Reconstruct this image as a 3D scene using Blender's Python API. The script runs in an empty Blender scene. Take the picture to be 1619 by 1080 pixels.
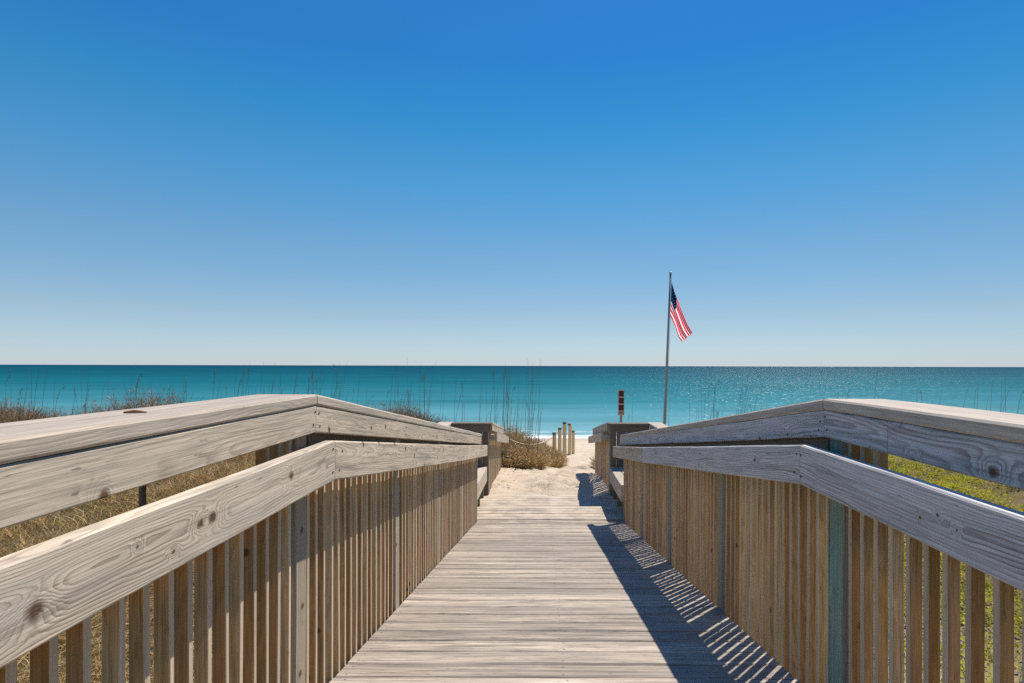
import bpy, math, random
import numpy as np
from mathutils import Vector, noise as mnoise

SC = bpy.context.scene
COL = SC.collection
R = random.Random(7)
EYE = 1.215
SL = 0.1456            # slope of the ramps
KY = 2.0               # where the level deck turns into the ramp
LY0, LY1 = 7.3, 8.85   # the landing with its benches
ZL = -SL * (LY0 - KY)  # landing level
SUN_AZ, SUN_EL = math.radians(38.5), math.radians(55.7)

def deckz(y):
    if y < KY: return -0.007 * (KY - y)
    if y < LY0: return -SL * (y - KY)
    if y < LY1: return ZL
    return ZL - SL * (y - LY1)

# ------------------------------------------------------------------ tagging
def tag(o, label=None, cat=None, group=None, kind=None):
    if label: o['label'] = label
    if cat: o['category'] = cat
    if group: o['group'] = group
    if kind: o['kind'] = kind
    return o

def empty(name, loc=(0, 0, 0), label=None, cat=None, group=None):
    o = bpy.data.objects.new(name, None)
    COL.objects.link(o)
    o.location = loc
    o.empty_display_size = .2
    return tag(o, label, cat, group)

def link(name, me, mat=None, parent=None, loc=None):
    o = bpy.data.objects.new(name, me)
    COL.objects.link(o)
    if mat is not None and len(me.materials) == 0: me.materials.append(mat)
    if parent is not None:
        o.parent = parent
        o.location = Vector(loc or (0, 0, 0)) - parent.location if loc is not None else -parent.location
    elif loc is not None:
        o.location = loc
    return o

# ------------------------------------------------------------------ node helpers
class NT:
    def __init__(s, name):
        s.mat = bpy.data.materials.new(name)
        s.mat.use_nodes = True
        s.t = s.mat.node_tree
        s.t.nodes.clear()
        s.out = s.t.nodes.new('ShaderNodeOutputMaterial')
    def n(s, typ, ins=None, **kw):
        nd = s.t.nodes.new('ShaderNode' + typ)
        for k, v in kw.items(): setattr(nd, k, v)
        for k, v in (ins or {}).items():
            sock = nd.inputs[k]
            if isinstance(v, bpy.types.NodeSocket): s.t.links.new(v, sock)
            elif isinstance(v, (tuple, list)) and len(v) == 3 and sock.type == 'RGBA': sock.default_value = (*v, 1)
            else: sock.default_value = v
        return nd
    def m(s, op, a, b=0.0, c=None, clamp=False):
        d = {0: a, 1: b}
        if c is not None: d[2] = c
        return s.n('Math', d, operation=op, use_clamp=clamp).outputs[0]
    def vm(s, op, a, b=(0, 0, 0)):
        return s.n('VectorMath', {0: a, 1: b}, operation=op).outputs[0]
    def mix(s, f, a, b, blend='MIX'):
        nd = s.n('Mix', None, data_type='RGBA', blend_type=blend)
        for i, v in ((0, f), (6, a), (7, b)):
            sock = nd.inputs[i]
            if isinstance(v, bpy.types.NodeSocket): s.t.links.new(v, sock)
            elif isinstance(v, (tuple, list)): sock.default_value = (*v, 1)
            else: sock.default_value = v
        return nd.outputs[2]
    def ramp(s, f, stops, interp='LINEAR'):
        nd = s.n('ValToRGB', {0: f})
        cr = nd.color_ramp
        cr.interpolation = interp
        while len(cr.elements) < len(stops): cr.elements.new(.5)
        for e, (p, c) in zip(cr.elements, stops):
            e.position = p
            e.color = (*c, 1) if isinstance(c, (tuple, list)) else (c, c, c, 1)
        return nd.outputs[0]
    def noise(s, vec, scale=1, detail=3, rough=.55, **kw):
        return s.n('TexNoise', {'Vector': vec, 'Scale': scale, 'Detail': detail, 'Roughness': rough}, **kw)
    def attr(s, name): return s.n('Attribute', attribute_name=name)
    def bsdf(s, col, rough=.8, spec=.3, bump=None, bstr=.5, bdist=.003, **more):
        d = {'Base Color': col, 'Roughness': rough, 'Specular IOR Level': spec}
        d.update(more)
        b = s.n('BsdfPrincipled', d)
        if bump is not None:
            bn = s.n('Bump', {'Height': bump, 'Strength': bstr, 'Distance': bdist})
            s.t.links.new(bn.outputs[0], b.inputs['Normal'])
        s.t.links.new(b.outputs[0], s.out.inputs[0])
        return s.mat

def wood(name, light, dark, stain, tint=None, ring=.0075, ringamt=.6, fibre=.5, tonevar=.25, knots=(), autoknots=True,
         stainamt=.5, warm=None, rough=.82, bstr=.4, pits=.5, streak=0, deck=False):
    """solid timber: growth rings round a pith, warped along the board, with knots, checks and weather stain"""
    t = NT(name)
    gc = t.attr('gc').outputs['Vector']
    tone = t.attr('tone').outputs['Fac']
    rnd = t.n('ObjectInfo').outputs['Random']
    tn = t.m('FRACT', t.m('ADD', tone, rnd))
    off = t.n('CombineXYZ', {0: t.m('MULTIPLY', rnd, 37.0), 1: 0.0, 2: 0.0}).outputs[0]
    p = t.vm('ADD', gc, off) if not knots else gc
    p0 = p
    if deck: p = t.vm('MULTIPLY', p, (.6, 1, 1))
    w1 = t.noise(t.vm('MULTIPLY', p, (.85, 4.5, 4.5)), 1, 2, .5).outputs['Color']
    w2 = t.noise(t.vm('MULTIPLY', p, (5, 22, 22)), 1, 2, .5).outputs['Color']
    c1 = t.vm('MULTIPLY', t.vm('SUBTRACT', w1, (.5, .5, .5)), (0, .11, .11))
    c2 = t.vm('MULTIPLY', t.vm('SUBTRACT', w2, (.5, .5, .5)), (0, .016, .016))
    q = t.vm('ADD', t.vm('ADD', p, c1), c2)
    sx = t.n('SeparateXYZ', {0: q})
    r = t.m('SQRT', t.m('ADD', t.m('MULTIPLY', sx.outputs[1], sx.outputs[1]), t.m('MULTIPLY', sx.outputs[2], sx.outputs[2])))
    ps = t.n('SeparateXYZ', {0: p})
    kmask = None
    def addknot(d, size, r, kmask, gate=None):
        inf = t.m('POWER', 2.718, t.m('MULTIPLY', t.m('POWER', t.m('DIVIDE', d, size * 1.9), 2.0), -1.0))
        if gate is not None: inf = t.m('MULTIPLY', inf, gate)
        r = t.m('ADD', r, t.m('MULTIPLY', inf, .034))
        k = t.m('SUBTRACT', 1.0, t.m('DIVIDE', d, size), clamp=True)
        k = t.m('MULTIPLY', k, 1.7, clamp=True)
        if gate is not None: k = t.m('MULTIPLY', k, gate)
        return r, (k if kmask is None else t.m('MAXIMUM', kmask, k))
    wob = t.m('MULTIPLY', t.m('SUBTRACT', t.noise(p, 60, 2).outputs[0], .5), .010)
    for kx, kv, ks in knots:
        dx = t.m('MULTIPLY', t.m('SUBTRACT', ps.outputs[0], kx), .8)
        dv = t.m('SUBTRACT', ps.outputs[1], kv)
        d = t.m('ADD', t.m('SQRT', t.m('ADD', t.m('MULTIPLY', dx, dx), t.m('MULTIPLY', dv, dv))), wob)
        r, kmask = addknot(d, ks, r, kmask)
    if autoknots:
        flat = t.n('CombineXYZ', {0: ps.outputs[0], 1: ps.outputs[1], 2: t.m('MULTIPLY', tn, 9.0)}).outputs[0]
        vo = t.n('TexVoronoi', {'Vector': flat, 'Scale': 4.2, 'Randomness': 1.0}, voronoi_dimensions='2D')
        gate = t.m('GREATER_THAN', t.n('SeparateXYZ', {0: vo.outputs['Color']}).outputs[0], .74)
        d = t.m('ADD', t.m('DIVIDE', vo.outputs['Distance'], 4.2), wob)
        r, kmask = addknot(d, .017, r, kmask, gate)
    rr = t.m('DIVIDE', r, ring)
    rr = t.m('ADD', rr, t.m('MULTIPLY', t.noise(t.vm('MULTIPLY', p, (2, 60, 60)), 1, 2).outputs[0], .8))
    fr = t.m('FRACT', rr)
    late = t.ramp(fr, [(0, .25), (.12, 0.0), (.45, .12), (.86, .95), (.95, 1.0), (1.0, .25)])
    strength = t.ramp(t.noise(t.vm('MULTIPLY', p, (1.5, 12, 12)), 1, 3).outputs[0], [(.3, .25), (.7, 1.0)])
    late = t.m('MULTIPLY', late, strength)
    fb = t.noise(t.vm('MULTIPLY', p, (7, 330, 330)), 1, 4, .6).outputs[0]
    fb2 = t.noise(t.vm('MULTIPLY', p, (2.5, 90, 90)), 1, 4, .65).outputs[0]
    st = t.noise(t.vm('MULTIPLY', p, (2.2, 9, 9)), 1, 5, .6).outputs[0]
    lightc = light
    if warm is not None:
        lightc = t.mix(t.ramp(tn, [(.0, 0.0), (1.0, 1.0)]), light, warm)
    col = t.mix(t.m('MULTIPLY', late, ringamt), lightc, dark)
    col = t.mix(t.m('MULTIPLY', t.ramp(st, [(.42, 0.0), (.72, 1.0)]), stainamt), col, stain)
    g = t.ramp(fb, [(.3, 1 - fibre), (.62, 1.0)])
    col = t.mix(1.0, col, g, 'MULTIPLY')
    g2 = t.ramp(fb2, [(.30, 1 - fibre * .9), (.52, 1.0)])
    col = t.mix(1.0, col, g2, 'MULTIPLY')
    v = t.m('ADD', 1 - tonevar, t.m('MULTIPLY', tn, 2 * tonevar))
    vc = t.n('CombineXYZ', {0: v, 1: v, 2: v}).outputs[0]
    col = t.mix(1.0, col, vc, 'MULTIPLY')
    if streak:
        sk = t.noise(t.vm('MULTIPLY', p, (1.8, 48, 48)), 1, 5, .75).outputs[0]
        sp_ = t.noise(t.vm('MULTIPLY', p, (.9, 3, 3)), 1, 3, .6).outputs[0]
        k = t.m('MULTIPLY', t.ramp(sk, [(.47, 0.0), (.62, 1.0)]), t.ramp(sp_, [(.34, .2), (.6, 1.0)]))
        col = t.mix(t.m('MULTIPLY', k, streak), col, (.17, .145, .12))
    # dark pits, checks
    pit = t.noise(t.vm('MULTIPLY', p0, (22, 70, 70)), 1, 2, .5).outputs[0]
    col = t.mix(t.m('MULTIPLY', t.ramp(pit, [(.70, 0.0), (.76, 1.0)]), pits), col, (.05, .04, .035))
    if deck:
        mo = t.noise(t.vm('MULTIPLY', p0, (14, 60, 60)), 1, 5, .75).outputs[0]
        mp = t.noise(t.vm('MULTIPLY', p0, (1.7, 7, 7)), 1, 3, .6).outputs[0]
        k = t.m('MULTIPLY', t.ramp(mo, [(.52, 0.0), (.66, 1.0)]), t.ramp(mp, [(.42, .08), (.66, 1.0)]))
        col = t.mix(t.m('MULTIPLY', k, .8), col, (.13, .11, .09))
        ck = t.noise(t.vm('MULTIPLY', p0, (3.2, 110, 110)), 1, 5, .75).outputs[0]
        ckp = t.noise(t.vm('MULTIPLY', p, (1.3, 6, 6)), 1, 2, .6).outputs[0]
        k = t.m('MULTIPLY', t.ramp(ck, [(.535, 0.0), (.60, 1.0)]), t.ramp(ckp, [(.36, .1), (.58, 1.0)]))
        col = t.mix(t.m('MULTIPLY', k, .85), col, (.09, .075, .06))
        # screws over the joists, and sand blown up from the beach end
        ps3 = t.n('SeparateXYZ', {0: t.n('NewGeometry').outputs['Position']})
        av = t.m('SUBTRACT', t.m('ABSOLUTE', ps.outputs[1]), .041)
        for xj in (-.80, .0875, .978):
            dx_ = t.m('SUBTRACT', t.m('SUBTRACT', ps3.outputs[0], xj), t.m('MULTIPLY', t.m('SUBTRACT', tn, .5), .02))
            dd = t.m('SQRT', t.m('ADD', t.m('MULTIPLY', dx_, dx_), t.m('MULTIPLY', av, av)))
            col = t.mix(t.m('MULTIPLY', t.m('LESS_THAN', dd, .0048), .8), col, (.07, .055, .045))
        bl = t.m('DIVIDE', t.m('SUBTRACT', ps3.outputs[1], 5.2), 3.8)
        pw = t.noise(t.n('NewGeometry').outputs['Position'], 3.2, 5, .65).outputs[0]
        bl = t.m('ADD', bl, t.m('MULTIPLY', t.m('SUBTRACT', pw, .5), 2.2))
        col = t.mix(t.ramp(bl, [(.45, 0.0), (.95, .8)]), col, (.60, .50, .375))
    if kmask is not None:
        col = t.mix(t.m('MULTIPLY', kmask, .95), col, (.10, .052, .026))
    hb = t.m('ADD', t.m('MULTIPLY', late, .5), t.m('MULTIPLY', fb, .7))
    hb = t.m('ADD', hb, t.m('MULTIPLY', fb2, .8))
    return t.bsdf(col, rough, .25, hb, bstr, .0022)

M = {}
LR_P = (-.02, -.05)     # pith offset of the left handrail, used for its knots
M['rail'] = wood('weathered_rail_wood', (.74, .62, .475), (.24, .16, .10), (.42, .365, .30), streak=.62, ring=.0062, ringamt=.75, fibre=.30, tonevar=.07, stainamt=.55)
M['rail_left'] = wood('weathered_rail_wood_with_knots', (.77, .65, .50), (.24, .16, .10), (.47, .425, .37), streak=.5, ring=.0066, ringamt=.72, fibre=.26, tonevar=0,
    knots=[(.822, -.012, .017), (1.218, .000, .012), (1.262, .002, .0165), (1.655, .016, .016), (1.13, -.03, .006), (1.03, .012, .005)], autoknots=False, stainamt=.6)
M['rail_right'] = wood('weathered_rail_wood_shade_grey', (.82, .77, .72), (.25, .215, .20), (.62, .60, .59), ring=.0085, ringamt=.95, fibre=.3, streak=.4, tonevar=0,  # paler, greyer copy for the shaded side: lifted blue shade in the colour
    knots=[(2.43, .004, .012), (1.30, .012, .005), (1.24, -.005, .005), (1.36, -.01, .005)], autoknots=False, stainamt=.5)
M['fascia_right'] = wood('weathered_fascia_wood_shade_grey', (.74, .70, .66), (.24, .205, .195), (.53, .52, .52), ring=.0075, ringamt=.95, fibre=.3, streak=.5, tonevar=0,  # right fascia greyed in its colour to match the shaded handrail
    knots=[(1.246, -.006, .016), (1.52, -.03, .012), (2.6, .0, .012), (2.3, .01, .01)], autoknots=False, stainamt=.5)
M['cap'] = wood('weathered_cap_wood', (.62, .52, .41), (.36, .28, .21), (.46, .41, .345), streak=.4, ring=.006, ringamt=.55, fibre=.28, tonevar=.06, stainamt=.5, autoknots=False)
M['deck'] = wood('weathered_deck_wood', (.62, .53, .425), (.32, .25, .19), (.31, .265, .22), ring=.007, ringamt=.6, fibre=.45, tonevar=.2, stainamt=.75, pits=.6, streak=1.0, deck=True, autoknots=False)
M['baluster'] = wood('brown_baluster_wood', (.66, .36, .13), (.33, .165, .055), (.44, .28, .12), warm=(.54, .42, .25), ring=.006, ringamt=.6, fibre=.4, tonevar=.34, stainamt=.4, rough=.75)
M['baluster_edge'] = wood('weathered_baluster_edge_wood', (.70, .55, .39), (.45, .32, .19), (.53, .43, .32), ring=.006, ringamt=.4, fibre=.25, tonevar=.12, stainamt=.4, autoknots=False)
M['post'] = wood('pale_post_wood', (.47, .40, .29), (.25, .19, .12), (.33, .30, .25), ring=.007, ringamt=.5, fibre=.3, tonevar=.12, stainamt=.5)
M['piling'] = wood('pale_round_post_wood', (.88, .70, .40), (.46, .34, .18), (.68, .54, .33), ring=.007, ringamt=.5, fibre=.3, tonevar=.05, stainamt=.4)
M['green'] = wood('green_treated_post_wood', (.28, .52, .39), (.12, .28, .21), (.44, .44, .33), ring=.007, ringamt=.7, fibre=.45, streak=.6, tonevar=0, stainamt=.8, autoknots=False)
M['dark'] = wood('dark_and_shaded_wood', (.25, .20, .15), (.12, .09, .07), (.16, .14, .12), ring=.007, ringamt=.5, fibre=.3, tonevar=.15, stainamt=.4)  # dark timber; also stands in for shade on bench corners and ramp gap
M['screw'] = NT('rusty_screw').bsdf((.06, .045, .04), .6)
M['rope'] = NT('rope_fibre').bsdf((.46, .38, .26), .9)

# ------------------------------------------------------------------ mesh helpers
def mesh(name, vs, fs, attrs=None, smooth=False, uv=None):
    me = bpy.data.meshes.new(name)
    me.from_pydata([tuple(v) for v in vs], [], [tuple(f) for f in fs])
    for k, (typ, data) in (attrs or {}).items():
        a = me.attributes.new(k, typ, 'POINT')
        if typ == 'FLOAT_VECTOR': a.data.foreach_set('vector', np.asarray(data, np.float32).ravel())
        else: a.data.foreach_set('value', np.asarray(data, np.float32).ravel())
    if smooth: me.polygons.foreach_set('use_smooth', [True] * len(me.polygons))
    me.update()
    return me

class Boards:
    """collects straight boards; every vertex carries grain coordinates"""
    def __init__(s): s.v, s.f, s.g, s.t = [], [], [], []
    def add(s, p0, p1, side, up, w, h, ch=.004, seg=None, jit=.0, gx=None, pith=None, tone=None, rnd=R):
        p0, p1, side, up = Vector(p0), Vector(p1), Vector(side), Vector(up)
        L = (p1 - p0).length
        n = seg or max(1, int(L / .25))
        a, b = w / 2, h / 2
        prof = [(-a + ch, -b), (a - ch, -b), (a, -b + ch), (a, b - ch), (a - ch, b), (-a + ch, b), (-a, b - ch), (-a, -b + ch)]
        if gx is None: gx = rnd.uniform(0, 60)
        if pith is None: pith = (rnd.uniform(-.5, .5) * max(w, h), (.03 + rnd.random() * .05) * rnd.choice((-1, 1)))
        if tone is None: tone = rnd.random()
        base = len(s.v)
        wide = h >= w
        for i in range(n + 1):
            f = i / n
            c = p0.lerp(p1, f)
            js, ju = (rnd.gauss(0, jit), rnd.gauss(0, jit)) if 0 < i < n else (0, 0)
            for (x, y) in prof:
                s.v.append(c + side * (x + js) + up * (y + ju))
                fv, fw = (y, x) if wide else (x, y)
                s.g.append((f * L + gx, fv - pith[0], fw - pith[1]))
                s.t.append(tone)
        for i in range(n):
            for k in range(8):
                k2 = (k + 1) % 8
                q = base + i * 8
                s.f.append((q + k, q + k2, q + 8 + k2, q + 8 + k))
        s.f.append(tuple(base + k for k in range(7, -1, -1)))
        s.f.append(tuple(base + n * 8 + k for k in range(8)))
        return s
    def build(s, name, mat, parent=None, loc=None):
        me = mesh(name, s.v, s.f, {'gc': ('FLOAT_VECTOR', s.g), 'tone': ('FLOAT', s.t)})
        return link(name, me, mat, parent, loc)

def board(name, mat, parent, p0, p1, side, up, w, h, **kw):
    return Boards().add(p0, p1, side, up, w, h, **kw).build(name, mat, parent)

SX, UZ, SY = (1, 0, 0), (0, 0, 1), (0, 1, 0)

class Tris:
    """loose leaves, blades and twigs gathered into one mesh"""
    def __init__(s): s.v, s.f, s.c = [], [], []
    def blade(s, p, d, L, w, bend, seg=3, tone=0.0, side=None):
        d = Vector(d).normalized()
        sd = side or d.cross(Vector((R.uniform(-1, 1), R.uniform(-1, 1), .2)))
        if sd.length < 1e-4: sd = Vector((1, 0, 0))
        sd.normalize()
        p = Vector(p)
        b = len(s.v)
        st = L / seg
        for i in range(seg):
            ww = w * (1 - i / seg) * .5 + .0004
            s.v += [p - sd * ww, p + sd * ww]
            s.c += [tone, tone]
            p = p + d * st
            d = (d + Vector(bend) * st).normalized()
        s.v.append(p); s.c.append(tone)
        for i in range(seg - 1):
            q = b + 2 * i
            s.f.append((q, q + 1, q + 3, q + 2))
        q = b + 2 * (seg - 1)
        s.f.append((q, q + 1, q + 2))
    def leaf(s, p, d, nrm, L, w, tone=0.0):
        p, d, nrm = Vector(p), Vector(d).normalized(), Vector(nrm)
        sd = d.cross(nrm)
        if sd.length < 1e-4: sd = Vector((1, 0, 0))
        sd.normalize()
        b = len(s.v)
        up = sd.cross(d) * (L * .12)
        s.v += [p, p + d * L * .45 + sd * w * .5 + up, p + d * L, p + d * L * .45 - sd * w * .5 + up]
        s.c += [tone] * 4
        s.f.append((b, b + 1, b + 2, b + 3))
    def tube(s, pts, rad, n=5, tone=0.0):
        b = len(s.v)
        pts = [Vector(p) for p in pts]
        for i, p in enumerate(pts):
            d = (pts[min(i + 1, len(pts) - 1)] - pts[max(i - 1, 0)]).normalized()
            a = d.cross(Vector((.3, 1, .1))).normalized()
            c = d.cross(a)
            r = rad[i] if isinstance(rad, (list, tuple)) else rad
            for k in range(n):
                an = 2 * math.pi * k / n
                s.v.append(p + a * math.cos(an) * r + c * math.sin(an) * r)
                s.c.append(tone)
        for i in range(len(pts) - 1):
            for k in range(n):
                k2 = (k + 1) % n
                s.f.append((b + i * n + k, b + i * n + k2, b + (i + 1) * n + k2, b + (i + 1) * n + k))
        s.f.append(tuple(b + k for k in range(n - 1, -1, -1)))
        s.f.append(tuple(b + (len(pts) - 1) * n + k for k in range(n)))
    def mesh(s, name, smooth=False): return mesh(name, s.v, s.f, {'tone': ('FLOAT', s.c)}, smooth)
    def build(s, name, mat, parent=None, loc=None, smooth=False):
        return link(name, s.mesh(name, smooth), mat, parent, loc)

def lathe(name, prof, n, mat, parent=None, loc=None, smooth=True, gc=False):
    vs, fs, g = [], [], []
    for (r, z) in prof:
        for k in range(n):
            an = 2 * math.pi * k / n
            vs.append((r * math.cos(an), r * math.sin(an), z))
            g.append((z, r * math.cos(an) * 1.0, r * math.sin(an)))
    for i in range(len(prof) - 1):
        for k in range(n):
            k2 = (k + 1) % n
            fs.append((i * n + k, i * n + k2, (i + 1) * n + k2, (i + 1) * n + k))
    fs.append(tuple(range(n - 1, -1, -1)))
    fs.append(tuple((len(prof) - 1) * n + k for k in range(n)))
    me = mesh(name, vs, fs, {'gc': ('FLOAT_VECTOR', g), 'tone': ('FLOAT', [.4] * len(vs))}, smooth)
    return link(name, me, mat, parent, loc)

# ------------------------------------------------------------------ world, sun, camera
w = bpy.data.worlds.new("World")
SC.world = w
w.use_nodes = True
wt = w.node_tree
wt.nodes.clear()
sky = wt.nodes.new('ShaderNodeTexSky')
sky.sky_type = 'NISHITA'
sky.sun_disc = False
sky.sun_elevation = SUN_EL
sky.sun_rotation = SUN_AZ
sky.altitude = 0
sky.air_density = 1.0
sky.dust_density = 0.0
sky.ozone_density = 3.0
# air colour of the clear day: the sky's own light filtered by height over the horizon
geo = wt.nodes.new('ShaderNodeTexCoord')
sep = wt.nodes.new('ShaderNodeSeparateXYZ')
wt.links.new(geo.outputs['Generated'], sep.inputs[0])
crn = wt.nodes.new('ShaderNodeValToRGB')
SKY_STOPS = [(0.0, (.325, .40, .615)), (.04, (.37, .42, .53)), (.087, (.385, .425, .475)), (.194, (.33, .47, .51)), (.296, (.215, .50, .585)), (.388, (.12, .49, .61)), (.47, (.10, .435, .65)), (.54, (.11, .45, .68)), (.85, (.11, .46, .78))]
cr_ = crn.color_ramp
while len(cr_.elements) < len(SKY_STOPS): cr_.elements.new(.5)
for e_, (p_, c_) in zip(cr_.elements, SKY_STOPS):
    e_.position = p_
    e_.color = (*c_, 1)
wt.links.new(sep.outputs[2], crn.inputs[0])
mul = wt.nodes.new('ShaderNodeMix')
mul.data_type = 'RGBA'
mul.blend_type = 'MULTIPLY'
mul.inputs[0].default_value = 1.0
wt.links.new(sky.outputs[0], mul.inputs[6])
wt.links.new(crn.outputs[0], mul.inputs[7])
# scales the sky colour down towards the sunward right and up on the left
sunw = wt.nodes.new('ShaderNodeMapRange')
sunw.inputs['From Min'].default_value = -.65
sunw.inputs['From Max'].default_value = .65
sunw.inputs['To Min'].default_value = 1.13
sunw.inputs['To Max'].default_value = .86
wt.links.new(sep.outputs[0], sunw.inputs['Value'])
scl = wt.nodes.new('ShaderNodeVectorMath')
scl.operation = 'SCALE'
wt.links.new(mul.outputs[2], scl.inputs[0])
wt.links.new(sunw.outputs[0], scl.inputs['Scale'])
bg = wt.nodes.new('ShaderNodeBackground')
bg.inputs[1].default_value = 0.15
wo = wt.nodes.new('ShaderNodeOutputWorld')
wt.links.new(scl.outputs[0], bg.inputs[0])
wt.links.new(bg.outputs[0], wo.inputs[0])

sun_dir = Vector((math.sin(SUN_AZ) * math.cos(SUN_EL), math.cos(SUN_AZ) * math.cos(SUN_EL), math.sin(SUN_EL)))
sd = bpy.data.lights.new('sun', 'SUN')
sd.energy = 4.8
sd.angle = math.radians(.5)
sd.color = (1.0, .93, .84)
so = bpy.data.objects.new('sun', sd)
COL.objects.link(so)
so.rotation_euler = sun_dir.to_track_quat('Z', 'Y').to_euler()
so.location = (20, 20, 30)

cd = bpy.data.cameras.new('camera')
cam = bpy.data.objects.new('camera', cd)
COL.objects.link(cam)
cam.location = (0, 0, EYE)
cam.rotation_euler = (math.radians(90), math.radians(-0.14), 0)
cd.sensor_width = 36
cd.lens = 900 / 1619 * 36
cd.shift_x = -50.5 / 1619
cd.shift_y = 38.5 / 1619
cd.clip_start = .05
cd.clip_end = 60000
SC.camera = cam
SC.view_settings.view_transform = 'Standard'
SC.view_settings.look = 'None'
SC.view_settings.exposure = 0.3
SC.view_settings.gamma = 1.0
SC.cycles.use_denoising = False

# ------------------------------------------------------------------ ground
def lerp_tab(tab, y):
    if y <= tab[0][0]: return tab[0][1]
    for (a, za), (b, zb) in zip(tab, tab[1:]):
        if y <= b:
            f = (y - a) / (b - a)
            return za + (zb - za) * f
    return tab[-1][1]
PATH = [(7.5, -1.06), (8.0, -.90), (8.45, -.805), (8.8, -.780), (9.05, -.765), (9.4, -.738), (10.5, -.85), (12, -1.02), (17, -1.47), (25, -2.3), (35.5, -3.3), (80, -7)]
LEFT = [(1, -.95), (5, -.75), (9, -.38), (12.5, -.16), (15, -.4), (20, -1.5), (27, -2.5), (35.5, -3.3), (80, -7)]
RIGHT = [(1, -.95), (6, -.85), (10, -.7), (13.5, -.55), (16, -.75), (20, -1.6), (27, -2.5), (35.5, -3.3), (80, -7)]
def sstep(a, b, x):
    t = max(0, min(1, (x - a) / (b - a)))
    return t * t * (3 - 2 * t)
def ground(x, y, detail=True):
    z = lerp_tab(PATH, y)
    mv = sstep(10, 17, y) * .5
    l = sstep(-1.0 + mv, -3.6 + mv, x)
    r = sstep(1.6 + mv, 3.8 + mv, x)
    if l > 0: z += l * (lerp_tab(LEFT, y) - z)
    if r > 0: z += r * (lerp_tab(RIGHT, y) - z)
    z += .16 * math.exp(-((x + .75) / .8) ** 2 - ((y - 12.2) / 1.6) ** 2)
    z += .12 * math.exp(-((x - 1.9) / .7) ** 2 - ((y - 11.5) / 1.8) ** 2)
    side = max(l, r)
    if detail:
        z += (.16 * side * (y < 30) + .012) * mnoise.noise(Vector((x * .35, y * .35, 3.1)))
        z += .03 * side * mnoise.noise(Vector((x * 1.3, y * 1.3, 7)))
        if 8.3 < y < 10: z += .085 * mnoise.noise(Vector((x * 1.9, y * .8, 12))) * sstep(8.3, 8.7, y)
        if y > 8.3: z += .02 * mnoise.noise(Vector((x * 3.2, y * 3.2, 1))) * (1 - sstep(30, 35, y))
    return z

def grid_axis(spans):
    a = []
    for lo, hi, st in spans:
        n = max(1, int(round((hi - lo) / st)))
        a += [lo + (hi - lo) * i / n for i in range(n)]
    a.append(spans[-1][1])
    return a
gxs = grid_axis([(-400, -60, 40), (-60, -14, 3), (-14, -3, .4), (-3, 4, .07), (4, 14, .4), (14, 60, 3), (60, 400, 40)])
gys = grid_axis([(-8, 0, 1), (0, 8.2, .3), (8.2, 13, .06), (13, 20, .14), (20, 40, .6), (40, 80, 5)])
feet = []
fr = random.Random(3)
for i in range(230):
    y = 9.1 + 15 * fr.random() ** 1.5
    x = .25 + (y - 9) * .07 + fr.gauss(0, .55 + (y - 9) * .05)
    feet.append((x, y, fr.uniform(.07, .13), fr.uniform(.02, .055)))
vs, fs = [], []
for y in gys:
    for x in gxs:
        z = ground(x, y)
        if 9 < y < 24 and -3 < x < 4:
            for (fx, fy, rr, dd) in feet:
                q = ((x - fx) / rr) ** 2 + ((y - fy) / (rr * 1.4)) ** 2
                if q < 6: z += dd * (-math.exp(-q * 1.3) + .55 * math.exp(-(math.sqrt(q) - 1.5) ** 2 * 4))
        vs.append((x, y, z))
nx = len(gxs)
for j in range(len(gys) - 1):
    for i in range(nx - 1):
        q = j * nx + i
        fs.append((q, q + 1, q + nx + 1, q + nx))
t = NT('beach_sand')
pos = t.n('NewGeometry').outputs['Position']
n1 = t.noise(pos, 1.4, 5, .6).outputs[0]
n2 = t.noise(pos, 26, 4, .7).outputs[0]
n3 = t.noise(pos, 240, 2, .6).outputs[0]
c = t.mix(t.ramp(n1, [(.35, 0.0), (.7, 1.0)]), (.64, .535, .40), (.54, .435, .315))
c = t.mix(t.ramp(n2, [(.56, 0.0), (.72, .55)]), c, (.34, .255, .165))
c = t.mix(t.ramp(n3, [(.62, 0.0), (.75, .45)]), c, (.25, .19, .13))
# damp sand by the water
sy = t.n('SeparateXYZ', {0: pos}).outputs[1]
c = t.mix(t.ramp(t.m('DIVIDE', t.m('SUBTRACT', sy, 28.0), 8.0), [(0, 0.0), (1, 1.0)]), c, (.46, .38, .29))
# plant litter over the dunes either side of the path
sxx = t.n('SeparateXYZ', {0: pos}).outputs[0]
lm = t.m('ADD', t.ramp(t.m('DIVIDE', t.m('SUBTRACT', t.m('MULTIPLY', sxx, -1.0), .9), 2.0), [(0, 0.0), (1, 1.0)]),
         t.ramp(t.m('DIVIDE', t.m('SUBTRACT', sxx, 1.9), 2.0), [(0, 0.0), (1, 1.0)]), clamp=True)
lm = t.m('MULTIPLY', lm, t.ramp(t.m('DIVIDE', sy, 24.0), [(.75, 1.0), (1.0, 0.0)]))
lm = t.m('MULTIPLY', lm, t.ramp(n1, [(.2, .9), (.65, 1.0)]))
lit = t.mix(n2, (.20, .145, .07), (.11, .085, .04))
c = t.mix(lm, c, lit)
hb = t.m('ADD', t.m('MULTIPLY', n2, 1.0), t.m('MULTIPLY', n3, .25))
sand_m = t.bsdf(c, .95, .1, hb, .8, .03)
g = link('ground', mesh('ground', vs, fs, None, True), sand_m)
tag(g, 'pale beach sand with footprints running from the boardwalk to the water', kind='structure')

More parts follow.
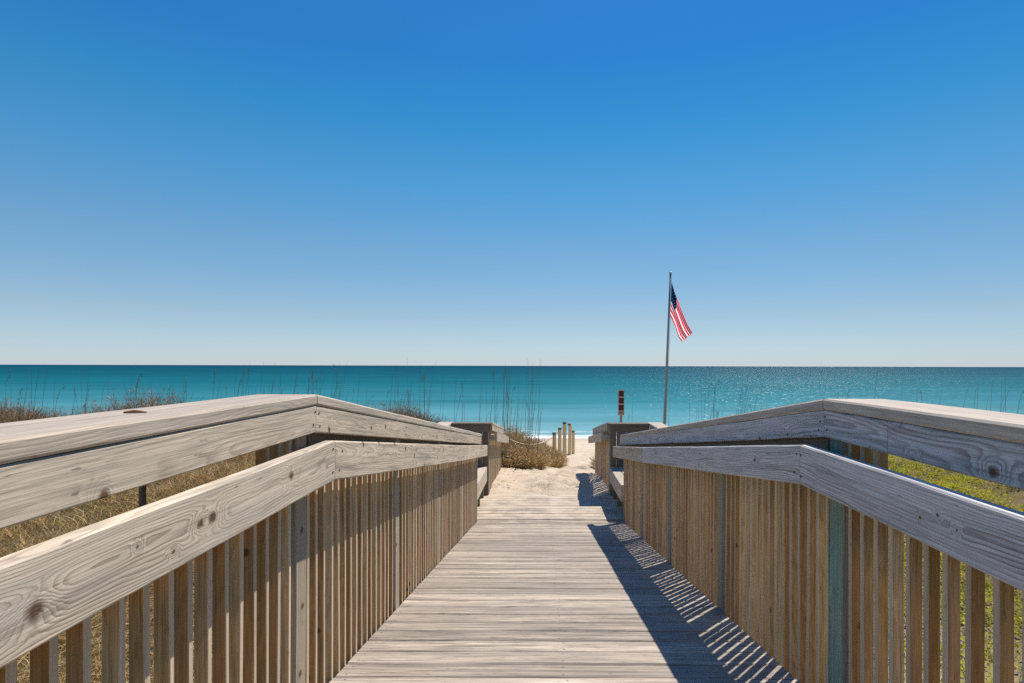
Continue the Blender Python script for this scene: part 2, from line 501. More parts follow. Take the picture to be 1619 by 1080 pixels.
# ------------------------------------------------------------------ sea
SEA_Z = -3.3
t = NT('sea_water')
pos = t.n('NewGeometry').outputs['Position']
sp = t.n('SeparateXYZ', {0: pos})
Y = sp.outputs[1]
big = t.noise(t.vm('MULTIPLY', pos, (.004, .012, 0)), 1, 4, .6).outputs[0]
lg = t.m('LOGARITHM', t.m('MAXIMUM', Y, 20.0), 10.0)            # 1.3 .. 4.3
lg = t.m('ADD', lg, t.m('MULTIPLY', t.m('SUBTRACT', big, .5), .22))
depth = t.m('DIVIDE', t.m('SUBTRACT', lg, 1.5), 2.0)
c = t.ramp(depth, [(.0, (.20, .38, .40)), (.08, (.11, .29, .33)), (.18, (.034, .185, .225)), (.33, (.007, .115, .150)), (.55, (.003, .070, .105)), (1.0, (.002, .042, .080))])
# drifting lighter bars and darker patches
pat = t.noise(t.vm('MULTIPLY', pos, (.012, .05, 0)), 1, 4, .65).outputs[0]
c = t.mix(t.ramp(pat, [(.45, 0.0), (.75, .45)]), c, (.014, .17, .20))
sw = t.noise(t.vm('MULTIPLY', pos, (.03, .12, 0)), 1, 6, .75, noise_dimensions='3D').outputs[0]
swv = t.ramp(sw, [(.28, .72), (.5, 1.0), (.74, 1.2)])
c = t.mix(1.0, c, swv, 'MULTIPLY')
# surf
fn = t.noise(t.vm('MULTIPLY', pos, (.35, .9, 0)), 1, 5, .65).outputs[0]
ed = t.m('ADD', Y, t.m('MULTIPLY', t.m('SUBTRACT', fn, .5), 5.0))
foam = t.ramp(t.m('DIVIDE', t.m('SUBTRACT', ed, 34.0), 10.0), [(.0, 1.0), (.24, 1.0), (.36, .0), (.47, .0), (.50, .3), (.54, .0)])
c = t.mix(foam, c, (.80, .82, .82))
w1 = t.noise(t.vm('MULTIPLY', pos, (7.0, .55, 0)), 1, 1, .6).outputs['Color']
chop = t.ramp(t.m('DIVIDE', t.m('SUBTRACT', Y, 45.0), 110.0), [(0.0, .62), (1.0, 1.0)])
sl = t.vm('MULTIPLY', t.vm('SUBTRACT', w1, (.5, .5, .5)), (1.15, 2.9, 0))
sl = t.n('VectorMath', {0: sl, 'Scale': chop}, operation='SCALE').outputs[0]
nrm = t.vm('NORMALIZE', t.vm('ADD', sl, (0, 0, 1)))
df = t.n('BsdfDiffuse', {'Color': c})
gl = t.n('BsdfGlossy', {'Color': (1, 1, 1), 'Roughness': .30, 'Normal': nrm})
mxs = t.n('MixShader', {0: .022, 1: df.outputs[0], 2: gl.outputs[0]})
t.t.links.new(mxs.outputs[0], t.out.inputs[0])
sea_m = t.mat
vs, fs = [], []
sxs = [-30000, -6000, -1500, -400, -100, -30, 0, 30, 100, 400, 1500, 6000, 30000]
sys_ = [30, 36, 42, 50, 70, 100, 200, 500, 1500, 5000, 15000, 40000]
for y in sys_:
    for x in sxs: vs.append((x, y, SEA_Z))
nx = len(sxs)
for j in range(len(sys_) - 1):
    for i in range(nx - 1):
        q = j * nx + i
        fs.append((q, q + 1, q + nx + 1, q + nx))
o = link('sea', mesh('sea', vs, fs), sea_m)
tag(o, 'calm teal sea reaching to a straight horizon', kind='structure')

# ------------------------------------------------------------------ decking
LX, RX = -.845, 1.02      # inner faces of posts and balusters
dk = empty('boardwalk_deck', (0, 2, 0), 'grey weathered plank walkway sloping down between the two wooden railings to the sand', 'boardwalk')
B = Boards()
pr = random.Random(21)
y = -1.2
while y < 9.05:
    wd = .139 + pr.uniform(-.002, .002)
    yc = y + wd / 2
    if y < KY < y + wd:      # a plank that would straddle the turn of the slope: rip it at the turn
        wd = KY - y - .003
        yc = y + wd / 2
    if wd > .02:
        s = -SL if KY < yc < LY0 else (0 if yc > LY0 and yc < LY1 else (-SL if yc > LY1 else .007))
        sd_ = Vector((0, 1, s)).normalized()
        up_ = Vector((0, -s, 1)).normalized()
        z = deckz(yc) - .019 + pr.gauss(0, .0012)
        tl, tr = pr.gauss(0, .0012), pr.gauss(0, .0012)
        xl, xr = LX + .003, RX - .003
        if LY0 + .02 < yc < LY1 - .02: xl, xr = LX - .70, RX + .72
        B.add((xl, yc + pr.gauss(0, .001), z + tl), (xr, yc + pr.gauss(0, .001), z + tr), sd_, up_, wd, .038, ch=.0075, seg=6, jit=.0009, rnd=pr, pith=(0.0, pr.choice((-1, 1)) * pr.uniform(.03, .09)))
    y += wd + pr.choice((.0045, .0065, .008, .011, .015))
B.build('decking', M['deck'], dk)
for x in (LX + .024, RX - .024, (LX + RX) / 2):
    for (a, b) in ((-1.2, KY), (KY, LY0), (LY0, LY1)):
        board('joist', M['dark'], dk, (x, a, deckz(a) - .14), (x, b - .002, deckz(b - .002) - .14), SX, UZ, .038, .19)

# ------------------------------------------------------------------ railings
def copy_into(o, parent, loc):
    c = o.copy()
    COL.objects.link(c)
    c.parent = parent
    c.location = Vector(loc) - parent.location
    return c

BW, BD = .036, .019
BAL = {}
def bal_mesh(L, k):
    key = (round(L, 3), k)
    if key not in BAL:
        b = Boards().add((0, 0, -L / 2), (0, 0, L / 2), SX, SY, BW, BD, ch=.0022, seg=2, jit=.0008, rnd=random.Random(hash(key) % 999))
        BAL[key] = mesh('baluster', b.v, b.f, {'gc': ('FLOAT_VECTOR', b.g), 'tone': ('FLOAT', b.t)})
        BAL[key].materials.append(M['baluster'])
        BAL[key].materials.append(M['baluster_edge'])
        for pl in BAL[key].polygons:
            if abs(pl.normal.x) > .6: pl.material_index = 1
    return BAL[key]

CAP_T, FAS_H, HR_H = 1.113, .095, .140

def add_balusters(root, side, xin, y0, y1, posts, short_until=None, step=.0757, bottom=-.22):
    br = random.Random(int(y0 * 10) + (5 if side > 0 else 0))
    y = y0
    first = {}
    n = 0
    while y < y1 and n < 100:
        if any(abs(y - p) < .056 for p in posts):
            y += step
            continue
        short = short_until is not None and y < short_until
        top = .845 if short else (.85 if short_until is not None and y > KY else 1.066)
        z0, z1 = deckz(y) + bottom, deckz(y) + top
        k = br.randrange(6)
        me = bal_mesh(z1 - z0, k)
        key = me.name
        loc = (xin + side * (BW / 2 + .001), y + br.gauss(0, .0035), (z0 + z1) / 2)
        if key not in first:
            o = link('baluster', me, None, root, loc)
            first[key] = o
        else:
            o = copy_into(first[key], root, loc)
        o.rotation_euler = (br.gauss(0, .0032), br.gauss(0, .002), br.gauss(0, .05))
        n += 1
        y += step
    return n

def sloped(root, name, mat, xa, xb, zoff, h, ya, yb, **kw):
    """board along the walkway that follows the deck; zoff is the height of its middle over the deck"""
    e = 1e-4
    return board(name, mat, root, ((xa + xb) / 2, ya, deckz(ya + e) + zoff), ((xa + xb) / 2, yb, deckz(yb - e) + zoff), SX, UZ, abs(xb - xa), h, **kw)

def walk_rail(side, label):
    S = side
    xin = LX if S < 0 else RX
    cap_in = -.796 if S < 0 else .980
    hr_in = -.733 if S < 0 else .900
    dz = .0 if S < 0 else -.011
    root = empty('wooden_railing', (xin, KY, 0), label, 'railing')
    hz, fz, cz = .951 + dz - HR_H / 2, CAP_T + dz - .039 - FAS_H / 2 - .0005, CAP_T + dz - .019
    hrm = M['rail_left'] if S < 0 else M['rail_right']
    fm = M['rail'] if S < 0 else M['fascia_right']
    # handrail: one board on the level, two on the ramp
    hs = [(-1.0, KY - .0015), (KY + .0015, 5.2), (5.203, 7.42)]
    for i, (a, b) in enumerate(hs):
        sloped(root, 'handrail', hrm if i == 0 or (S > 0 and i == 1) else M['rail'], hr_in, hr_in + S * .038, hz, HR_H, a, b, jit=.0008, ch=.005,
               gx=(a if i == 0 or (S > 0 and i == 1) else None), pith=((.0, S * .004) if i == 0 and S < 0 else ((.0, -.030) if i == 0 else ((.004, -.012) if S > 0 and i == 1 else None))))
    seam = 1.63 if S > 0 else 1.0
    fs_ = [(-1.0, seam - .001), (seam + .001, KY - .001), (KY + .001, 4.3), (4.302, 7.36)] if S > 0 else [(-1.0, KY - .001), (KY + .001, 4.3), (4.302, 7.31)]
    for i, (a, b) in enumerate(fs_):
        sloped(root, 'fascia_board', fm, cap_in + S * .004, cap_in + S * .042, fz, FAS_H, a, b, jit=.0008, gx=a if S > 0 else None)
    for i, (a, b) in enumerate([(-1.0, KY - .003), (KY + .003, 4.9), (4.903, 7.30)]):
        sloped(root, 'cap_rail', M['cap'], cap_in, cap_in + S * .21, cz, .038, a, b, jit=.0008, ch=.006)
    posts = [.69, 1.99, 3.30, 4.62, 5.92, 7.235]
    for i, py in enumerate(posts):
        m = M['green'] if (S > 0 and i == 1) else M['post']
        z = deckz(py)
        last_post = board('post', m, root, (xin + S * .0455, py, z - .9), (xin + S * .0455, py, z + 1.066 + dz), SX, SY, .089, .089, seg=6, jit=.0006, ch=.005)
        if m is M['green']:
            po_ = last_post
            po_.data.materials.append(M['post'])
            for pl in po_.data.polygons:
                if pl.normal.y < -.5: pl.material_index = 1
            po_['label'] = 'green stained post'
        board('spacer_block', M['rail'], root, (hr_in + S * .039, py, z + hz), (xin - S * .001, py, z + hz), SY, UZ, .085, .085)
    scr = None
    for py in posts + [KY + .045, 5.17, 5.235]:
        for (xf_, zo) in ((hr_in, hz - .035), (hr_in, hz + .035), (cap_in + S * .004, fz - .02), (cap_in + S * .004, fz + .022)):
            p_ = (xf_ - S * .001, py + R.gauss(0, .012), deckz(py) + zo + R.gauss(0, .006))
            if scr is None:
                ring = [(0, .0046 * math.cos(k * math.pi / 4), .0046 * math.sin(k * math.pi / 4)) for k in range(8)]
                ring2 = [(-S * .0012, y_ * .75, z_ * .75) for (_, y_, z_) in ring]
                scr = link('screw_head', mesh('screw_head', ring + ring2, [(k, (k + 1) % 8, (k + 1) % 8 + 8, k + 8) for k in range(8)] + [tuple(range(8, 16))]), M['screw'], root, p_)
            else:
                copy_into(scr, root, p_)
    add_balusters(root, S, xin, -.22, 7.19, posts, short_until=1.69)
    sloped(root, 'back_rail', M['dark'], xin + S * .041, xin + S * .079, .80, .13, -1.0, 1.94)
    sloped(root, 'gap_shade_strip', M['dark'], xin + S * .002, xin + S * .036, .955 + dz, .205, KY + .05, 7.19)  # added dark strip standing in for deep shade between fascia and handrail
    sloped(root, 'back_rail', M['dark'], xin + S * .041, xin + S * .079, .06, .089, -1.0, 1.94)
    if S < 0:
        ys = 1.49
        board('strap', M['dark'], root, (-1.05, ys, .55), (-1.05, ys, 1.0), SX, SY, .012, .02)
        board('strap', M['dark'], root, (-1.0, ys, .55), (-.926, ys, .58), SY, UZ, .02, .03)
    return root

walk_rail(-1, 'long sunlit wooden railing with knotty handrail and brown balusters left of the walkway')
walk_rail(1, 'long shaded wooden railing with blue grey handrail and one green post right of the walkway')

def alcove(side, label):
    S = side
    xi = -.796 if S < 0 else .980
    xin = LX if S < 0 else RX
    xo = -1.41 if S < 0 else 1.61     # inner edge of the outer cap
    root = empty('wooden_railing', (xo, 8.0, ZL), label, 'railing')
    cz, fz = ZL + CAP_T - .019, ZL + CAP_T - .041 - FAS_H / 2
    # outer side
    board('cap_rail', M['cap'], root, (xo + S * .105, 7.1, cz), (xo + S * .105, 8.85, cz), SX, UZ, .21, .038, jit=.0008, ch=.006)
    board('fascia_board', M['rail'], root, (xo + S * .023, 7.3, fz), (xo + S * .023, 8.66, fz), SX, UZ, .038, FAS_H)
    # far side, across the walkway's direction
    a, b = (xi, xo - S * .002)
    board('cap_rail', M['dark'], root, (a, 8.745, cz), (b, 8.745, cz), SY, UZ, .21, .038, jit=.0006, ch=.006)  # dark copy of the weathered wood: shade of this side put into colour
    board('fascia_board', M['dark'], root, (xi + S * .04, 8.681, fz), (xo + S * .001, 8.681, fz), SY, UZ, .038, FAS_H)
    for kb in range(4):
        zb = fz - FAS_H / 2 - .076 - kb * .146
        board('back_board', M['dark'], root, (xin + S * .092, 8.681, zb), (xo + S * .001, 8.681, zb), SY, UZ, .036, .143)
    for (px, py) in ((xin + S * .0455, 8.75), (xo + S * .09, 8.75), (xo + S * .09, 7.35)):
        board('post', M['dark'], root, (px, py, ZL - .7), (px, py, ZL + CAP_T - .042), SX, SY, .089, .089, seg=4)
    x = abs(xin) + .13
    while x < abs(xo) + .02:
        board('baluster', M['baluster'], root, (S * x, 8.73, ZL - .2), (S * x, 8.73, ZL + 1.06), SY, SX, BW, BD, ch=.002, seg=2)
        x += .0757
    y = 7.46
    while y < 8.66:
        board('baluster', M['baluster'], root, (xo + S * .075, y, ZL - .2), (xo + S * .075, y, ZL + 1.06), SX, SY, BW, BD, ch=.002, seg=2)
        y += .0757
    # bench
    xf = -.86 if S < 0 else 1.0
    bn = empty('wooden_bench', (xf + S * .2, 8.05, ZL), ('sunlit' if S < 0 else 'half shaded') + ' wooden bench with deep front board built beside the landing on the ' + ('left' if S < 0 else 'right'), 'bench')
    for k in range(4):
        xc = xf + S * (.065 + k * .137)
        board('seat_plank', M['cap'], bn, (xc, 7.36, ZL + .43), (xc, 8.655, ZL + .43), SX, UZ, .13, .036, jit=.0006)
    board('front_board', M['rail'], bn, (xf + S * .019, 7.37, ZL + .32), (xf + S * .019, 8.65, ZL + .32), SX, UZ, .036, .18, jit=.0006)
    for yy in (7.5, 8.05, 8.55):
        board('leg', M['dark'], bn, (xf + S * .085, yy, ZL), (xf + S * .085, yy, ZL + .41), SX, SY, .089, .038)
alcove(-1, 'shade-darkened wooden guard rail round the bench corner at the foot of the left railing')
alcove(1, 'shade-darkened wooden guard rail round the bench corner at the foot of the right railing')

def lower_rail(side, label):
    S = side
    xin = LX if S < 0 else RX
    cap_in = -.796 if S < 0 else .980
    hr_in = -.733 if S < 0 else .900
    root = empty('wooden_railing', (xin, 8.86, ZL), label, 'railing')
    ye, yh = (11.4, 11.95) if S < 0 else (11.45, 11.5)
    y0 = 8.853
    sloped(root, 'cap_rail', M['cap'], cap_in, cap_in + S * .21, CAP_T - .019, .038, y0, ye, ch=.006)
    sloped(root, 'fascia_board', M['rail'], cap_in + S * .004, cap_in + S * .042, CAP_T - .041 - FAS_H / 2, FAS_H, y0, ye)
    sloped(root, 'handrail', M['rail'], hr_in, hr_in + S * .038, .95 - HR_H / 2, HR_H, y0 + .06, yh, ch=.005)
    posts = [8.9, 10.1, 11.3]
    for py in posts:
        z = deckz(py)
        board('post', M['post'], root, (xin + S * .0455, py, z - .9), (xin + S * .0455, py, z + 1.066), SX, SY, .089, .089, seg=4)
        board('spacer_block', M['rail'], root, (hr_in + S * .039, py, z + .88), (xin - S * .001, py, z + .88), SY, UZ, .085, .085)
    add_balusters(root, S, xin, 8.99, 11.25, posts)
lower_rail(-1, 'short wooden railing running down into the sand beside the dry bush')
lower_rail(1, 'short wooden railing running down into the sand opposite the dry bush')

# ------------------------------------------------------------------ fence posts and rope
def at(px, py, Y): return Vector(((px - 859.5) * Y / 900, Y, EYE - (py - 578.7) * Y / 900))
FP = [(876, 684, 15.2, .055), (885, 676.5, 16.0, .055), (892.5, 667.5, 16.6, .06), (900, 670, 17.3, .055), (906, 681, 18.0, .05)]
FL = ['wooden fence post half hidden by the dry bush, holding the rope', 'short wooden fence post just behind the roped post', 'tallest wooden fence post beside the sand path',
      'wooden fence post between the tallest post and the thin last one', 'low slim wooden fence post nearest the open sand path']
for (px, py, Y_, rad), lb in zip(FP, FL):
    top = at(px, py, Y_)
    gz = ground(top.x, Y_) - .25
    po = empty('fence_post', (top.x, Y_, gz + .25), lb, 'post', 'wooden posts beside the sand path')
    h = top.z - gz
    o = lathe('shaft', [(rad, 0), (rad, h * .5), (rad * .97, h - .06), (rad * .9, h - .055)], 12, M['piling'], po, (top.x, Y_, gz), smooth=False)
    o2 = lathe('post_top', [(rad * .93, 0), (rad * 1.0, .012), (rad * .95, .05), (rad * .5, .066)], 12, M['dark'], po, (top.x, Y_, gz + h - .0545), smooth=False)
    for oo in (o, o2): oo.rotation_euler = (R.gauss(0, .012), R.gauss(0, .015), R.random() * 6)
a, b = Vector((-.70, 11.9, deckz(11.9) + .88)), at(875, 690, 15.2)
tr = Tris()
pts = []
for i in range(25):
    f = i / 24
    p = a.lerp(b, f)
    p.z -= .16 * 4 * f * (1 - f)
    pts.append(p)
tr.tube(pts, .019, 6)
tag(tr.build('rope', M['rope'], smooth=True), 'thin pale rope sagging from the lower railing to the fence posts', 'rope')

# ------------------------------------------------------------------ sign
Ys = 18.0
t = NT('sign_paint_white'); M['sign'] = t.bsdf((.58, .46, .40), .5)
t = NT('sign_paint_dark'); M['signdark'] = t.bsdf((.075, .026, .03), .5)
t = NT('sign_paint_red'); M['signred'] = t.bsdf((.36, .06, .10), .5)
t = NT('sign_paint_tan'); M['signtan'] = t.bsdf((.30, .20, .12), .6)
c0 = at(981.5, 636, Ys)
gz = ground(c0.x, Ys)
sg = empty('beach_sign', (c0.x, Ys, gz), 'narrow upright beach rules sign with three dark square panels on a wooden post', 'sign')
board('post', M['post'], sg, (c0.x, Ys, gz - .2), (c0.x, Ys, c0.z + .36), SX, SY, .075, .05)
board('sign_board', M['sign'], sg, (c0.x, Ys - .036, c0.z - .41), (c0.x, Ys - .036, c0.z + .40), SX, SY, .205, .018, ch=.002)
yb = Ys - .048
def flat(name, mat, pts, par):
    """small raised plate whose outline lies in the board's face"""
    n = len(pts)
    vs = [(x, yb, z) for x, z in pts] + [(x, yb + .004, z) for x, z in pts]
    fs = [tuple(range(n)), tuple(range(2 * n - 1, n - 1, -1))] + [(i, i + n, (i + 1) % n + n, (i + 1) % n) for i in range(n)]
    return link(name, mesh(name, vs, fs), mat, par)
for k, zc in enumerate((c0.z + .275, c0.z + .055, c0.z - .165)):
    yb = Ys - .0485
    x0, x1 = c0.x - .08, c0.x + .08
    p = flat('sign_panel', M['signdark'], [(x0, zc - .09), (x1, zc - .09), (x1, zc + .09), (x0, zc + .09)], sg)
    yb = Ys - .0515
    if k == 0:
        flat('pictogram', M['sign'], [(c0.x + .005, zc - .06), (c0.x + .045, zc - .06), (c0.x + .045, zc + .06), (c0.x + .015, zc + .06), (c0.x - .05, zc - .01), (c0.x + .005, zc - .01)], p)
        yb = Ys - .054
        flat('pictogram', M['signred'], [(c0.x - .07, zc - .075), (c0.x + .06, zc - .075), (c0.x + .06, zc - .055), (c0.x - .07, zc - .03)], p)
    elif k == 1:
        flat('pictogram', M['sign'], [(c0.x - .03, zc - .04), (c0.x + .05, zc - .04), (c0.x + .05, zc + .075), (c0.x - .03, zc + .075)], p)
    else:
        flat('pictogram', M['sign'], [(c0.x - .055, zc + .0), (c0.x + .055, zc + .0), (c0.x + .055, zc + .075), (c0.x - .055, zc + .075)], p)
        yb = Ys - .054
        flat('pictogram', M['signred'], [(c0.x - .05, zc - .07), (c0.x + .05, zc - .07), (c0.x + .05, zc - .025), (c0.x - .05, zc - .025)], p)
yb = Ys - .0485
flat('sign_panel', M['signtan'], [(c0.x - .08, c0.z - .38), (c0.x + .08, c0.z - .38), (c0.x + .08, c0.z - .28), (c0.x - .08, c0.z - .28)], sg)

# ------------------------------------------------------------------ flagpole and flag
Yf = 14.5
t = NT('galvanised_pole'); M['pole'] = t.bsdf((.30, .31, .33), .35, .5, Metallic=.6)
pt, pb = at(1059.2, 436, Yf), at(1050.2, 668, Yf)
dv = (pt - pb).normalized()
gz = ground(pb.x, Yf)
base = pb - dv * ((pb.z - gz + .3) / dv.z)
fp = empty('flagpole', (base.x, Yf, gz), 'tall slim grey flagpole leaning slightly beyond the right railing', 'flagpole')
tr = Tris()
Lp = (pt - base).length
tr.tube([base + dv * (Lp * f) for f in (0, .25, .5, .75, 1)], [.038, .035, .031, .027, .023], 14)
tr.build('pole', M['pole'], fp, smooth=True)
lathe('finial', [(.012, 0), (.034, .008), (.038, .03), (.030, .05), (.018, .062), (.030, .07), (.034, .088), (.02, .105)], 12, M['pole'], fp, pt)
tr = Tris()
off = Vector((.035, -.03, 0))
tr.tube([pt + off * .8 - dv * .05, pt + off - dv * 1.6, pb + off], .004, 5)
tr.build('halyard', M['rope'], fp)

t = NT('flag_cloth')
uv = t.attr('fuv').outputs['Vector']
su = t.n('SeparateXYZ', {0: uv})
U, V = su.outputs[0], su.outputs[1]
stripe = t.m('LESS_THAN', t.m('FRACT', t.m('MULTIPLY', V, 6.5)), .5)
c = t.mix(stripe, (.95, .90, .91), (.92, .02, .08))
canton = t.m('MULTIPLY', t.m('LESS_THAN', U, .4), t.m('LESS_THAN', V, 7 / 13))
# staggered rows of stars in the canton
cu, cv = t.m('MULTIPLY', U, 12 / .4), t.m('MULTIPLY', V, 10 / (7 / 13))
fu, fv = t.m('FRACT', t.m('SUBTRACT', cu, .5)), t.m('FRACT', t.m('SUBTRACT', cv, .5))
iu, iv = t.m('FLOOR', t.m('SUBTRACT', cu, .5)), t.m('FLOOR', t.m('SUBTRACT', cv, .5))
par = t.m('LESS_THAN', t.m('FRACT', t.m('MULTIPLY', t.m('ADD', iu, iv), .5)), .25)
dx = t.m('MULTIPLY', t.m('SUBTRACT', fu, .5), 1.0)
dy = t.m('MULTIPLY', t.m('SUBTRACT', fv, .5), .85)
ang = t.m('ARCTAN2', dx, dy)
sr = t.m('ADD', .19, t.m('MULTIPLY', t.m('COSINE', t.m('MULTIPLY', ang, 5.0)), .08))
star = t.m('MULTIPLY', t.m('LESS_THAN', t.m('SQRT', t.m('ADD', t.m('MULTIPLY', dx, dx), t.m('MULTIPLY', dy, dy))), sr), par)
inside = t.m('MULTIPLY', t.m('MULTIPLY', t.m('GREATER_THAN', cu, .5), t.m('LESS_THAN', cu, 11.5)), t.m('MULTIPLY', t.m('GREATER_THAN', cv, .5), t.m('LESS_THAN', cv, 9.5)))
star = t.m('MULTIPLY', star, inside)
c = t.mix(canton, c, t.mix(star, (.025, .09, .20), (.55, .6, .66)))
d1 = t.n('BsdfDiffuse', {'Color': c})
d2 = t.n('BsdfTranslucent', {'Color': c})
mx = t.n('MixShader', {0: .9, 1: d1.outputs[0], 2: d2.outputs[0]})
t.t.links.new(mx.outputs[0], t.out.inputs[0])
M['flag'] = t.mat
nu, nv = 44, 40
vs, fs, fuv = [], [], []
for i in range(nu + 1):
    u = (i / nu)
    uq = u ** 1.35
    # upper edge and lower edge of the hanging cloth in the pole's plane (pixels of the picture turned into metres)
    def edge(pts, u):
        s = u * (len(pts) - 1)
        k = min(int(s), len(pts) - 2)
        f = s - k
        return (pts[k][0] * (1 - f) + pts[k + 1][0] * f, pts[k][1] * (1 - f) + pts[k + 1][1] * f)
    te = edge([(1060.5, 446), (1066, 463), (1073, 481), (1079, 497), (1085.5, 513), (1093, 526)], uq)
    be = edge([(1058.6, 500), (1063, 507), (1067, 516), (1069, 524), (1071.5, 533), (1077, 540.5)], uq)
    pT, pB = at(*te, Yf), at(*be, Yf)
    span = (pT - pB).length
    amp = .10 * math.sqrt(max(0, .91 ** 2 - span ** 2)) / 3.2
    for j in range(nv + 1):
        v = j / nv
        p = pT.lerp(pB, v)
        ph = v * 2 * math.pi * 2.2 + u * 1.6
        p.y += -.035 + amp * math.sin(ph) * min(1, u * 3) + .05 * u * math.sin(u * 5)
        p.x += .35 * amp * math.cos(ph + .8) * min(1, u * 3) * math.sin(math.pi * v)
        vs.append(p); fuv.append((u, v, 0))
for i in range(nu):
    for j in range(nv):
        q = i * (nv + 1) + j
        fs.append((q, q + 1, q + nv + 2, q + nv + 1))
fl = link('flag', mesh('flag', vs, fs, {'fuv': ('FLOAT_VECTOR', fuv)}, True), M['flag'])
sm = fl.modifiers.new('thick', 'SOLIDIFY'); sm.thickness = .003
tag(fl, 'red white and blue striped national flag hanging limp from the flagpole', 'flag')

# ------------------------------------------------------------------ vegetation
def plant_mat(name, stops, trans=.25, rough=.7):
    t = NT(name)
    tone = t.attr('tone').outputs['Fac']
    rnd = t.n('ObjectInfo').outputs['Random']
    c = t.ramp(t.m('FRACT', t.m('ADD', tone, t.m('MULTIPLY', rnd, .25))), stops)
    b = t.n('BsdfPrincipled', {'Base Color': c, 'Roughness': rough, 'Specular IOR Level': .25})
    tl = t.n('BsdfTranslucent', {'Color': c})
    mx = t.n('MixShader', {0: trans, 1: b.outputs[0], 2: tl.outputs[0]})
    t.t.links.new(mx.outputs[0], t.out.inputs[0])
    return t.mat
M['dry'] = plant_mat('dry_grass_blades', [(0, (.34, .20, .08)), (.25, (.58, .38, .17)), (.5, (.33, .26, .085)), (.75, (.74, .57, .32)), (1, (.20, .11, .05))])
M['bush'] = plant_mat('dry_bush_twigs', [(0, (.34, .17, .08)), (.3, (.58, .38, .19)), (.5, (.44, .35, .13)), (.7, (.76, .60, .38)), (.85, (.46, .25, .12)), (1, (.14, .08, .04))], .15)
M['green_leaf'] = plant_mat('yellow_green_leaves', [(0, (.40, .40, .02)), (.35, (.58, .52, .03)), (.6, (.25, .30, .02)), (.85, (.66, .56, .09)), (1, (.17, .15, .02))], .35)
M['shrub'] = plant_mat('rusty_dune_shrub', [(0, (.24, .13, .08)), (.35, (.40, .26, .16)), (.6, (.28, .23, .12)), (.85, (.55, .43, .28)), (1, (.13, .08, .06))], .15)
M['oat'] = plant_mat('sea_oat_straw', [(0, (.16, .13, .10)), (.5, (.22, .18, .13)), (1, (.11, .09, .08))], .1)

# dry grass beyond the left railing
gr = random.Random(11)
T = Tris()
cnt = 0
while cnt < 15000:
    x = -1.15 - 11.5 * gr.random() ** 1.25
    y = .2 + 13.3 * gr.random()
    if -1.9 < x and 7.0 < y < 9.2: continue
    z = ground(x, y) - .02
    tall = .17 + .20 * (mnoise.noise(Vector((x * .5, y * .5, 9))) + .5)
    tn0 = (.25 + .35 * mnoise.noise(Vector((x * .45, y * .45, 5)))) % 1
    far = math.hypot(x, y)
    nb = 15 if far < 5 else 10
    for k in range(nb):
        an = gr.random() * 6.283
        ln = tall * gr.uniform(.5, 1.35)
        d = (math.cos(an) * .55, math.sin(an) * .55, 1)
        T.blade((x + gr.gauss(0, .06), y + gr.gauss(0, .06), z), d, ln, gr.uniform(.004, .0085) * (1 + far * .08),
                (math.cos(an) * 3.2, math.sin(an) * 3.2, -3.0), 3, (tn0 + gr.gauss(0, .17)) % 1)
    cnt += 1
tag(T.build('dry_grass', M['dry']), 'dry brown and olive dune grass beyond the left railing', 'grass', kind='stuff')

# leafy ground cover beyond the right railing
T = Tris()
for cnt in range(30000):
    x = 1.35 + 11 * gr.random() ** 1.4
    y = -.2 + 13.5 * gr.random()
    if x < 2.1 and 7.0 < y < 9.2: continue
    z = ground(x, y) - .01
    far = math.hypot(x, y)
    if mnoise.noise(Vector((x * .9, y * .9, 21))) < -.28 + .3 * (gr.random() - .5): continue
    hump = .16 * (mnoise.noise(Vector((x * 1.1, y * 1.1, 4))) + .75)
    tn0 = (.3 + .3 * mnoise.noise(Vector((x * .7, y * .7, 2)))) % 1
    for k in range(6):
        an = gr.random() * 6.283
        el = gr.uniform(-.1, 1.0)
        d = (math.cos(an) * math.cos(el), math.sin(an) * math.cos(el), math.sin(el))
        L = gr.uniform(.018, .036) * (1 + far * .05)
        T.leaf((x + gr.gauss(0, .05), y + gr.gauss(0, .05), z + hump * gr.random() ** .6), d, (gr.gauss(0, .4), gr.gauss(0, .4), 1), L, L * gr.uniform(.45, .7), (tn0 + gr.gauss(0, .13)) % 1)
for cnt in range(5000):
    x = 1.35 + 10 * gr.random() ** 1.4
    y = -.2 + 13 * gr.random()
    if x < 2.1 and 7.0 < y < 9.2: continue
    z = ground(x, y)
    for k in range(5):
        an = gr.random() * 6.283
        T.blade((x + gr.gauss(0, .03), y + gr.gauss(0, .03), z), (math.cos(an) * .5, math.sin(an) * .5, 1), gr.uniform(.08, .24), gr.uniform(.004, .008), (math.cos(an) * 2.5, math.sin(an) * 2.5, -2), 3, (.7 + gr.gauss(0, .15)) % 1)
tag(T.build('ground_cover', M['green_leaf']), 'low yellow green leafy ground cover beyond the right railing', 'ground cover', kind='stuff')

